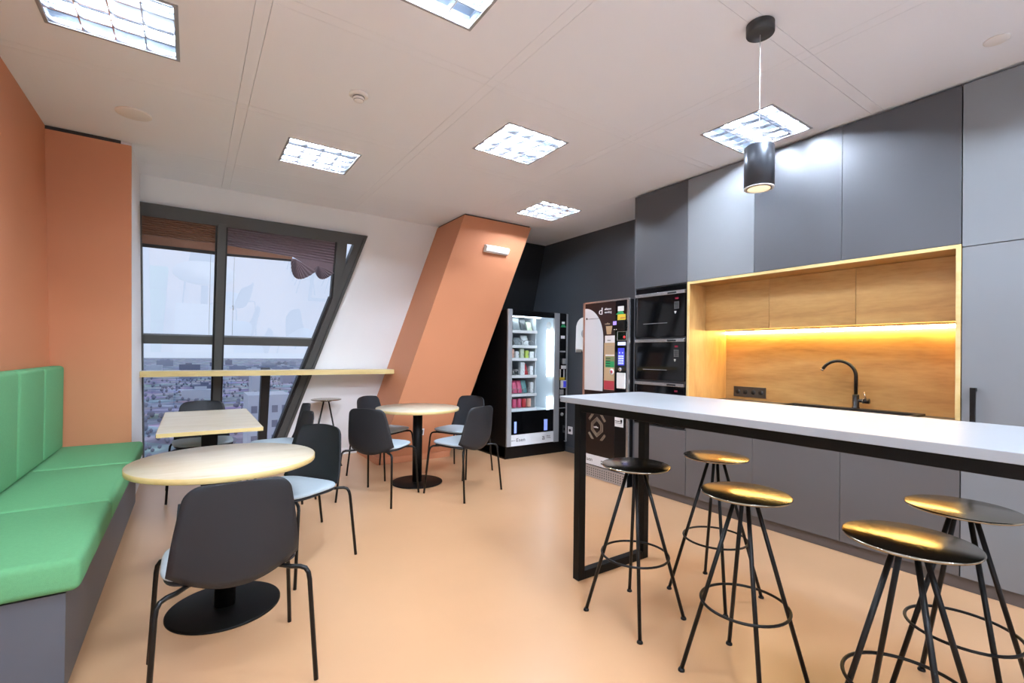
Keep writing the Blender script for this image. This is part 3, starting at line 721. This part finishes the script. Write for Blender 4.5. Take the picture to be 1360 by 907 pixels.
text('alliance\nvending', .022, M['ink'], fs, mw_y(3.905, VY-.0205, .243), 'lettering')
cc = box('control_column', M['blackgloss'], 4.112, 4.232, VY-.018, VY+.012, .157, 1.882, t)
m = MB(); m.box(4.15, 4.20, VY-.02, VY-.018, 1.745, 1.775); m.build('white_sticker', M['whiteink'], cc)
m = MB(); m.prism([(4.13, VY-.02, 1.70), (4.225, VY-.02, 1.70), (4.20, VY-.02, 1.735), (4.15, VY-.02, 1.735)], [(4.13, VY-.018, 1.70), (4.225, VY-.018, 1.70), (4.20, VY-.018, 1.735), (4.15, VY-.018, 1.735)]); m.build('green_sticker', M['greenprint'], cc)
box('price_sticker', M['whiteink'], 4.135, 4.205, VY-.02, VY-.018, 1.545, 1.585, cc)
box('coin_slot', M['alu'], 4.12, 4.215, VY-.024, VY-.018, 1.36, 1.38, cc)
box('bank_note_reader', M['alu'], 4.165, 4.215, VY-.05, VY-.018, 1.20, 1.275, cc, .004)
box('note_slot', M['whiteplastic'], 4.145, 4.225, VY-.03, VY-.018, 1.135, 1.18, cc, .002)
m = MB(); m.box(4.125, 4.14, VY-.02, VY-.018, 1.02, 1.13); m.box(4.19, 4.205, VY-.02, VY-.018, 1.02, 1.13); m.build('instruction_strip', M['whiteink'], cc)
box('yellow_sticker', M['yellow'], 4.125, 4.21, VY-.02, VY-.018, .985, 1.02, cc)
q = box('card_reader', M['whiteplastic'], 4.135, 4.22, VY-.045, VY-.018, .875, .98, cc, .004)
box('screen', M['bluepad'], 4.165, 4.215, VY-.0465, VY-.045, .885, .97, q)
m = MB(); m.box(4.125, 4.19, VY-.024, VY-.018, .785, .855, .002); m.box(4.125, 4.19, VY-.024, VY-.018, .735, .775, .002); m.build('return_flap', M['alu'], cc)
box('divider', M['alu'], 4.115, 4.23, VY-.021, VY-.018, .60, .61, cc)
MB().lathe([(.022, -.001), (.022, -.014), (.012, -.018)], 18, (4.165, VY-.018, .52), ax='y').build('lock', M['alu'], cc)
box('light_strip', M['vled'], 3.955, 3.995, VY+.04, VY+.06, 1.03, 1.66, t)
box('lower_light_strip', M['vled'], 3.96, 4.0, VY+.04, VY+.06, .60, .76, t)
m = MB(); m.lathe([(.045, -.0005), (.045, .0005)], 24, (3.965, VY+.03, 1.72), ax='y'); m.build('round_sticker', M['whiteink'], t)
SZ = [1.633, 1.438, 1.271, 1.048, .806, .617]
for i, z in enumerate(SZ):
    s_ = box('shelf', M['whiteplastic'], 3.302, 3.813, VY+.10, 5.55, z-.012, z, t)
    box('price_rail', M['whiteplastic'], 3.302, 3.813, VY+.085, VY+.10, z-.030, z+.006, s_)
# lit cap at the top of the cabinet
box('top_light', M['vled'], 3.40, 3.90, VY+.12, VY+.16, 1.815, 1.823, t)
def coil(x, z, r=.033):
    pts = []
    for k in range(61):
        a = 2*PI*k/12; pts.append((x+r*math.cos(a), VY+.12+.055*k/12, z+r+.006+r*math.sin(a)))
    return MB().tube(pts, .003, 5).build('spiral', M['silver'], t)
for i in (1, 2, 3, 4):
    for k in range(6): coil(3.355+.078*k, SZ[i])
# products
def prod_box(name, m, x, z, w, h, d, label, cat, grp=None, top=None, row=0.0):
    y = VY+.125+row
    o = MB().box(x-w/2, x+w/2, y, y+d, z, z+h, .003, 2).build(name, m, None, (x, y+d/2, z)); return tag(o, label, cat, grp)
def prod_packet(m, x, z, w, h, label, grp=None):
    y = VY+.14; n = 10; vs = []; fs = []
    for j in range(9):
        v = j/8; th = .022*math.sin(PI*v)**.6; lean = .05*v
        for i in range(n):
            a = 2*PI*i/n; vs.append((x+w/2*math.cos(a)*(1-.06*math.sin(PI*v)), y+lean+th*math.sin(a)+.02, z+h*v))
    for j in range(8):
        for i in range(n): fs.append([j*n+i, j*n+(i+1) % n, (j+1)*n+(i+1) % n, (j+1)*n+i])
    fs += [list(range(n)), [8*n+i for i in range(n)]]
    o = MB().faces(vs, fs, True).build('snack_packet', m, None, (x, y+.02, z)); return tag(o, label, 'snack packet', grp)
def prod_can(m, x, z, label, grp, mt):
    y = VY+.165; o = thing('drink_can', label, 'can', (x, y, z), 0, grp)
    MB().lathe([(.024, z), (.031, z+.006), (.031, z+.105), (.026, z+.116)], 20, (x, y, 0)).build('body', m, o)
    MB().lathe([(.026, z+.116), (.026, z+.119), (.02, z+.117)], 20, (x, y, 0)).build('lid', mt, o)
PK = {k: mat('pack_'+k, c, .35, var=.25, scale=45) for k, c in dict(white=(226, 230, 232), grey=(128, 136, 140), lime=(186, 206, 96), pink=(214, 92, 128), red=(196, 60, 66), teal=(96, 150, 152), pale=(206, 216, 190), peach=(226, 178, 158), charcoal=(70, 76, 80), rose=(220, 130, 150)).items()}
z = SZ[0]+.007
prod_box('snack_box', PK['white'], 3.385, z, .10, .075, .06, 'white box on the top shelf of the snack machine, lower of two', 'box')
prod_box('snack_box', PK['white'], 3.375, z+.0765, .085, .085, .05, 'white box on the top shelf of the snack machine, upper of two', 'box')
prod_packet(PK['grey'], 3.53, z, .12, .165, 'grey packet with a lime patch on the top shelf of the snack machine')
prod_packet(PK['charcoal'], 3.645, z, .10, .15, 'dark packet in the middle right of the top shelf of the snack machine')
prod_packet(PK['pale'], 3.745, z, .09, .12, 'pale green packet at the right end of the top shelf of the snack machine')
z = SZ[1]+.007
prod_packet(PK['grey'], 3.555, z, .11, .10, 'grey and white packet in the middle of the second shelf of the snack machine')
prod_packet(PK['white'], 3.675, z, .12, .13, 'large white packet right of centre on the second shelf of the snack machine')
z = SZ[2]+.007
for k, (c, w, h, lab) in enumerate([('white', .07, .125, 'white carton at the left end of the third shelf'), ('peach', .06, .115, 'peach carton on the third shelf'), ('white', .05, .085, 'short white carton on the third shelf'), ('pale', .055, .12, 'pale green bottle-green carton on the third shelf'), ('lime', .05, .10, 'lime carton on the third shelf'), ('white', .065, .085, 'white carton at the right end of the third shelf')]):
    prod_box('drink_carton', PK[c], 3.362+.079*k, z, w, h, .05, lab+' of the snack machine', 'carton')
z = SZ[3]+.007
prod_box('drink_carton', PK['white'], 3.61, z, .065, .165, .06, 'tall white carton on the fourth shelf of the snack machine', 'carton')
prod_box('drink_carton', PK['white'], 3.755, z, .05, .115, .05, 'narrow white carton at the right of the fourth shelf of the snack machine', 'carton')
prod_packet(PK['red'], 3.69, z, .07, .14, 'red packet between two white cartons in the snack machine')
prod_packet(PK['charcoal'], 3.45, z, .11, .11, 'dark packet at the left of the fourth shelf of the snack machine')
z = SZ[4]+.007
for k in range(4): prod_packet(PK['pink'], 3.36+.078*k, z, .078, .165, 'pink packet on the fifth shelf of the snack machine', 'pink packets on the fifth shelf')
prod_packet(PK['teal'], 3.67, z, .085, .17, 'teal packet on the fifth shelf of the snack machine')
prod_box('drink_carton', PK['white'], 3.765, z, .05, .14, .05, 'white carton at the right end of the fifth shelf of the snack machine', 'carton')
z = SZ[5]+.007
for k in range(6): prod_can(PK[['red', 'rose', 'pink', 'pink', 'red', 'peach'][k]], 3.345+.079*k, z, 'pink or red drink can on the bottom shelf of the snack machine', 'drink cans on the bottom shelf', M['silver'])

# ------------------------------------------------------------------ coffee machine (faces -X)
VX = 3.60
t = thing('coffee_vending_machine', 'tall dark coffee vending machine between the microwave tower and the dark wall', 'vending machine', (3.9, 3.56, 0))
Y0, Y1 = 3.232, 3.892
m = MB(); m.box(VX+.02, XR-.06, Y0, Y1, .13, 1.893); m.box(VX+.03, XR-.06, Y0+.02, Y1-.02, 0, .13); m.build('cabinet', M['blackplastic'], t)
m = MB(); m.box(VX-.004, VX+.02, Y1-.03, Y1, .13, 1.90, .002); m.build('left_edge', M['copper'], t)
m = MB(); m.box(VX-.004, VX+.02, Y0-.005, Y0+.022, .13, 1.885, .002); m.box(VX-.006, VX+.02, Y0-.005, Y1-.03, 1.885, 1.902); m.build('edge_trim', M['silver'], t)
door_ = box('door_panel', M['maroon'], VX, VX+.02, 3.41, Y1-.03, .94, 1.885, t)
# pale arch panel
za, zb = .945, 1.835
arcp = [(3.862, za), (3.585, za), (3.582, 1.50)]+[(3.862-.28*math.cos(a*PI/2/14), 1.50+.335*math.sin(a*PI/2/14)) for a in range(1, 15)]
MB().prism([(VX-.002, y, z) for y, z in arcp], [(VX, y, z) for y, z in arcp]).build('arch_panel', mat('pale_arch_print', (216, 222, 227), .12, metal=.15), door_)
m = MB(); m.box(VX-.003, VX-.002, 3.64, 3.84, 1.716, 1.720); m.lathe([(.012, -.0005), (.012, .0005)], 12, (VX-.0025, 3.835, 1.722), ax='x'); m.build('arch_mark', M['ink'], door_)
text('d', .105, M['whiteink'], door_, mw_x(VX-.001, 3.655, 1.757), 'logo', 1.2)
text('alliance\nvending', .033, M['whiteink'], door_, mw_x(VX-.001, 3.568, 1.80), 'lettering')
text('coffee', .03, M['goldink'], door_, mw_x(VX-.001, 3.56, 1.645), 'lettering')
cup = [(3.545, 1.63), (3.455, 1.63), (3.47, 1.545), (3.53, 1.545)]
MB().prism([(VX-.002, y, z) for y, z in cup], [(VX, y, z) for y, z in cup]).build('cup_picture', M['beige'], door_)
m = MB(); m.box(VX-.003, VX, 3.418, 3.555, 1.455, 1.53); m.build('menu_heading', M['whiteink'], door_)
text('menu', .022, M['ink'], door_, mw_x(VX-.0035, 3.52, 1.475), 'lettering')
mn = box('menu_panel', M['beige'], VX-.002, VX, 3.418, 3.565, .965, 1.455, door_)
m = MB()
for k in range(4): m.box(VX-.003, VX-.002, 3.43, 3.535, 1.345+.022*k, 1.352+.022*k)
m.build('menu_lines', M['goldink'], mn)
m = MB(); m.box(VX-.0035, VX-.002, 3.42, 3.545, 1.318, 1.332); m.build('menu_divider', M['whiteink'], mn)
box('olive_block', M['olive'], VX-.003, VX-.002, 3.42, 3.545, 1.262, 1.312, mn)
box('green_block', M['greenprint'], VX-.003, VX-.002, 3.42, 3.545, 1.20, 1.262, mn)
m = MB()
for k in range(4): m.box(VX-.004, VX-.003, 3.475, 3.54, 1.21+.026*k, 1.218+.026*k)
m.build('menu_text', M['ink'], mn)
MB().lathe([(.032, -.003), (.032, -.0035), (.005, -.0035)], 20, (VX, 3.455, 1.155), ax='x').build('round_badge', M['whiteink'], mn)
MB().lathe([(.017, -.004), (.017, -.0045), (.003, -.0045)], 14, (VX, 3.455, 1.155), ax='x').build('badge_fruit', M['redprint'], mn)
box('red_block', M['redprint'], VX-.003, VX-.002, 3.42, 3.562, .968, 1.06, mn)
cc = box('control_column', M['blackgloss'], VX-.004, VX+.02, Y0+.022, 3.408, .62, 1.885, t)
m = MB(); m.box(VX-.006, VX-.004, 3.295, 3.375, 1.775, 1.825); m.build('white_sticker', M['whiteink'], cc)
m = MB(); m.prism([(VX-.006, 3.40, 1.742), (VX-.006, 3.29, 1.742), (VX-.006, 3.31, 1.775), (VX-.006, 3.36, 1.775)], [(VX-.004, 3.40, 1.742), (VX-.004, 3.29, 1.742), (VX-.004, 3.31, 1.775), (VX-.004, 3.36, 1.775)]); m.build('green_sticker', M['greenprint'], cc)
m = MB(); m.box(VX-.006, VX-.004, 3.272, 3.378, 1.685, 1.742); m.build('yellow_sticker', M['yellow'], cc)
box('red_line', M['redprint'], VX-.007, VX-.006, 3.28, 3.34, 1.70, 1.708, cc)
q = box('card_reader', M['blackplastic'], VX-.035, VX-.004, 3.268, 3.42, 1.58, 1.682, cc, .004)
box('screen', M['purplescreen'], VX-.0365, VX-.035, 3.365, 3.41, 1.635, 1.672, q)
m = MB(); m.box(VX-.0365, VX-.035, 3.36, 3.372, 1.585, 1.592); m.box(VX-.0365, VX-.035, 3.385, 3.40, 1.585, 1.592); m.build('buttons', M['whiteink'], q)
m = MB(); w = .004; m.box(VX-.007, VX-.004, 3.255, 3.38, 1.565, 1.569); m.box(VX-.007, VX-.004, 3.255, 3.38, 1.476, 1.480); m.box(VX-.007, VX-.004, 3.255, 3.259, 1.48, 1.565); m.box(VX-.007, VX-.004, 3.376, 3.38, 1.48, 1.565); m.build('note_slot', M['alu'], cc)
MB().lathe([(.014, -.0005), (.014, -.003), (.003, -.003)], 12, (VX-.004, 3.285, 1.51), ax='x').build('slot_light', M['rednote'], cc)
box('display', M['display'], VX-.006, VX-.004, 3.267, 3.371, 1.428, 1.461, cc)
q = box('keypad', M['bluepad'], VX-.007, VX-.004, 3.283, 3.366, 1.225, 1.40, cc)
m = MB()
for r in range(4):
    for k in range(3): m.box(VX-.009, VX-.007, 3.292+.024*k, 3.309+.024*k, 1.237+.024*r, 1.254+.024*r)
m.box(VX-.009, VX-.007, 3.297, 3.31, 1.345, 1.358); m.box(VX-.009, VX-.007, 3.338, 3.351, 1.345, 1.358); m.build('keys', M['keys'], q)
MB().lathe([(.02, -.001), (.02, -.02), (.014, -.026), (.004, -.027)], 18, (VX-.004, 3.325, 1.184), ax='x').build('coin_knob', M['silver'], cc)
box('coin_return', M['whiteplastic'], VX-.016, VX-.004, 3.262, 3.375, .99, 1.15, cc, .004)
lo = box('lower_door', M['brownblack'], VX, VX+.02, 3.412, Y1-.03, .25, .94, t)
# line pattern with a diamond
m = MB(); cy_, cz_ = 3.663, .555
def ln(y0, z0, y1, z1, w=.0017):
    dy, dz = y1-y0, z1-z0; L = math.hypot(dy, dz); ny, nz = -dz/L*w, dy/L*w
    a = [(VX-.0012, y0+ny, z0+nz), (VX-.0012, y1+ny, z1+nz), (VX-.0012, y1-ny, z1-nz), (VX-.0012, y0-ny, z0-nz)]
    m.prism(a, [(VX, p[1], p[2]) for p in a])
for rw, rh in ((.095, .105), (.078, .088), (.062, .072)):
    P_ = [(cy_, cz_+rh), (cy_-rw*.9, cz_+rh*.35), (cy_-rw*.9, cz_-rh*.35), (cy_, cz_-rh), (cy_+rw*.9, cz_-rh*.35), (cy_+rw*.9, cz_+rh*.35)]
    for i in range(6): ln(*P_[i], *P_[(i+1) % 6])
for sy in (-1, 1):
    for sz in (-1, 1):
        for d_ in (0, .014, .028):
            ln(cy_+sy*(.05+d_), cz_+sz*(.135-.0), cy_+sy*(.112+d_*.6), cz_+sz*(.065+d_*.4))
m.build('line_emblem', M['goldink'], lo)
text('coffee', .028, M['whiteink'], lo, mw_x(VX-.001, 3.71, .545), 'lettering')
box('side_panel', M['blackplastic'], VX, VX+.02, Y0+.022, 3.410, .25, .62, t)
n_ = box('notice', M['whiteplastic'], VX-.008, VX-.003, 3.288, 3.40, .60, .70, t)
m = MB(); m.box(VX-.009, VX-.008, 3.33, 3.395, .652, .660); m.box(VX-.009, VX-.008, 3.298, 3.322, .645, .675); m.box(VX-.009, VX-.008, 3.30, 3.39, .635, .640); m.build('notice_print', M['ink'], n_)
fs = box('fascia_strip', M['greystrip'], VX-.003, VX+.02, Y0+.022, Y1-.03, .142, .248, t)
text('Esen', .055, M['ink'], fs, mw_x(VX-.0035, 3.845, .178), 'lettering', 1.2)
text('a', .09, M['ink'], fs, mw_x(VX-.0035, 3.60, .168), 'logo', 1.2)
m = MB(); m.box(VX-.0045, VX-.003, 3.45, 3.545, .172, .18); m.build('logo_line', M['ink'], fs)
pf = box('perforated_kick', M['perf'], VX, VX+.02, Y0+.022, Y1-.01, .004, .128, t)
m = MB()
for r in range(4):
    for k in range(18): m.lathe([(.0065, -.0002), (.0065, -.001), (.001, -.001)], 8, (VX, 3.29+.032*k, .03+.024*r), ax='x')
m.build('holes', M['ink'], pf)

# ------------------------------------------------------------------ outside
def outside_ground():
    m, nt, b = newmat('hazy_winter_ground')
    tc = N(nt, 'ShaderNodeTexCoord')
    v = N(nt, 'ShaderNodeTexVoronoi'); v.inputs['Scale'].default_value = .035
    n1 = N(nt, 'ShaderNodeTexNoise'); n1.inputs['Scale'].default_value = .06; n1.inputs['Detail'].default_value = 8
    nt.links.new(tc.outputs['Object'], v.inputs['Vector']); nt.links.new(tc.outputs['Object'], n1.inputs['Vector'])
    mx = N(nt, 'ShaderNodeMix', data_type='RGBA'); mx.blend_type = 'MULTIPLY'; mx.inputs[0].default_value = .35
    r = N(nt, 'ShaderNodeValToRGB'); r.color_ramp.elements[0].position = .36; r.color_ramp.elements[0].color = lin((112, 120, 144)); r.color_ramp.elements[1].position = .68; r.color_ramp.elements[1].color = lin((206, 212, 226))  # blue-grey ramp carries the distance haze in its colours
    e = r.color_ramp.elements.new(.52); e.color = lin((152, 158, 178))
    nt.links.new(n1.outputs['Fac'], r.inputs['Fac']); nt.links.new(r.outputs[0], mx.inputs[6]); nt.links.new(v.outputs['Color'], mx.inputs[7])
    nt.links.new(mx.outputs[2], b.inputs['Base Color']); b.inputs['Roughness'].default_value = .9
    return m
struct(box('city_ground', outside_ground(), -1500, 1500, 20, 3200, -42, -40))
bm_pale = mat('haze_pale_wall', (196, 200, 212), .9); bm_mid = mat('haze_bluegrey_wall', (150, 156, 176), .9); bm_dark = mat('haze_slate_wall', (118, 124, 146), .9)  # distance haze is put into these lightened wall colours
taken = []
def free(x, y, r):
    if any((x-a)**2+(y-b)**2 < (r+c)**2 for a, b, c in taken): return False
    taken.append((x, y, r)); return True
free(19, 157, 16)
k = 0
while k < 70:
    d = 420+random.random()**1.2*1300; a = math.radians(random.uniform(-16, 24))
    x, y = d*math.sin(a), d*math.cos(a); w, l, h = random.uniform(10, 34), random.uniform(10, 30), random.uniform(5, 17)
    if not free(x, y, math.hypot(w, l)/2): continue
    k += 1
    o = MB().box(x-w/2, x+w/2, y-l/2, y+l/2, -40, -40+h).box(x-w*.2, x+w*.1, y-l*.2, y+l*.2, -40+h, -40+h+2.5).build('city_block', random.choice([bm_pale, bm_mid, bm_dark, bm_mid]), None, (x, y, -40))
    tag(o, 'distant haze-paled city block seen far below through the window', 'building', 'distant city blocks')
for x, w, h in ((-470, 90, 47), (-380, 70, 44), (-270, 50, 41)):
    o = MB().box(x-w/2, x+w/2, 2600, 2640, -40, -40+h+2).build('tower_block', bm_pale, None, (x, 2620, -40))
    tag(o, 'distant haze-coloured tower block on the hazy skyline', 'building', 'skyline towers')
t = thing('apartment_building', 'haze-paled apartment building with rows of windows, below the window to the right', 'building', (19, 157, -40))
box('facade', bm_pale, 13.2, 24, 150, 164, -40, -11, t)
for r in range(6):
    for k in range(4): box('window', bm_dark, 14+2.6*k, 15.5+2.6*k, 149.9, 150.1, -37+4.2*r, -35+4.2*r, t)
# bare trees, their grey lightened for haze
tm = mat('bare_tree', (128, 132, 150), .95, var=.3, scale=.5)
m = MB()
for k in range(1500):
    d = 190+random.random()**1.2*650; a = math.radians(random.uniform(-16, 24)); x, y = d*math.sin(a), d*math.cos(a); s_ = random.uniform(.7, 1.7)
    if not free(x, y, s_*1.2): continue
    b = bmesh.new(); bmesh.ops.create_icosphere(b, subdivisions=1, radius=1)
    for v in b.verts: v.co = Vector((x+v.co.x*s_*random.uniform(.7, 1.2), y+v.co.y*s_, -40+s_+v.co.z*s_*1.2))
    m._merge(b, True)
o = m.build('tree_canopy', tm, None, (0, 400, -40)); tag(o, 'grey bare tree crowns scattered through the city below the window', 'trees', kind='stuff')

# ------------------------------------------------------------------ world, camera, view
w = bpy.data.worlds.new('overcast'); S.world = w; w.use_nodes = True
bg = w.node_tree.nodes['Background']; bg.inputs[0].default_value = (.73, .85, 1.08, 1); bg.inputs[1].default_value = .88
cam = bpy.data.cameras.new('camera'); co = bpy.data.objects.new('camera', cam); COL.objects.link(co); S.camera = co
yaw, pit, rol = (math.radians(v) for v in (34.20009, .31708, -.68643))
fw = Vector((math.sin(yaw)*math.cos(pit), math.cos(yaw)*math.cos(pit), math.sin(pit)))
r0 = Vector((math.cos(yaw), -math.sin(yaw), 0)); u0 = r0.cross(fw)
c_, s_ = math.cos(rol), math.sin(rol)
rr, uu = r0*c_-u0*s_, u0*c_+r0*s_
co.matrix_world = Matrix(((rr.x, uu.x, -fw.x, 0), (rr.y, uu.y, -fw.y, 0), (rr.z, uu.z, -fw.z, 1.32), (0, 0, 0, 1)))
cam.sensor_width = 36; cam.lens = 626.1887/1360*36; cam.shift_y = (467.438-453.5)/1360; cam.clip_start = .02; cam.clip_end = 6000
S.view_settings.view_transform = 'Standard'; S.view_settings.look = 'None'; S.view_settings.gamma = 1; S.view_settings.exposure = .1
S.view_settings.use_curve_mapping = False
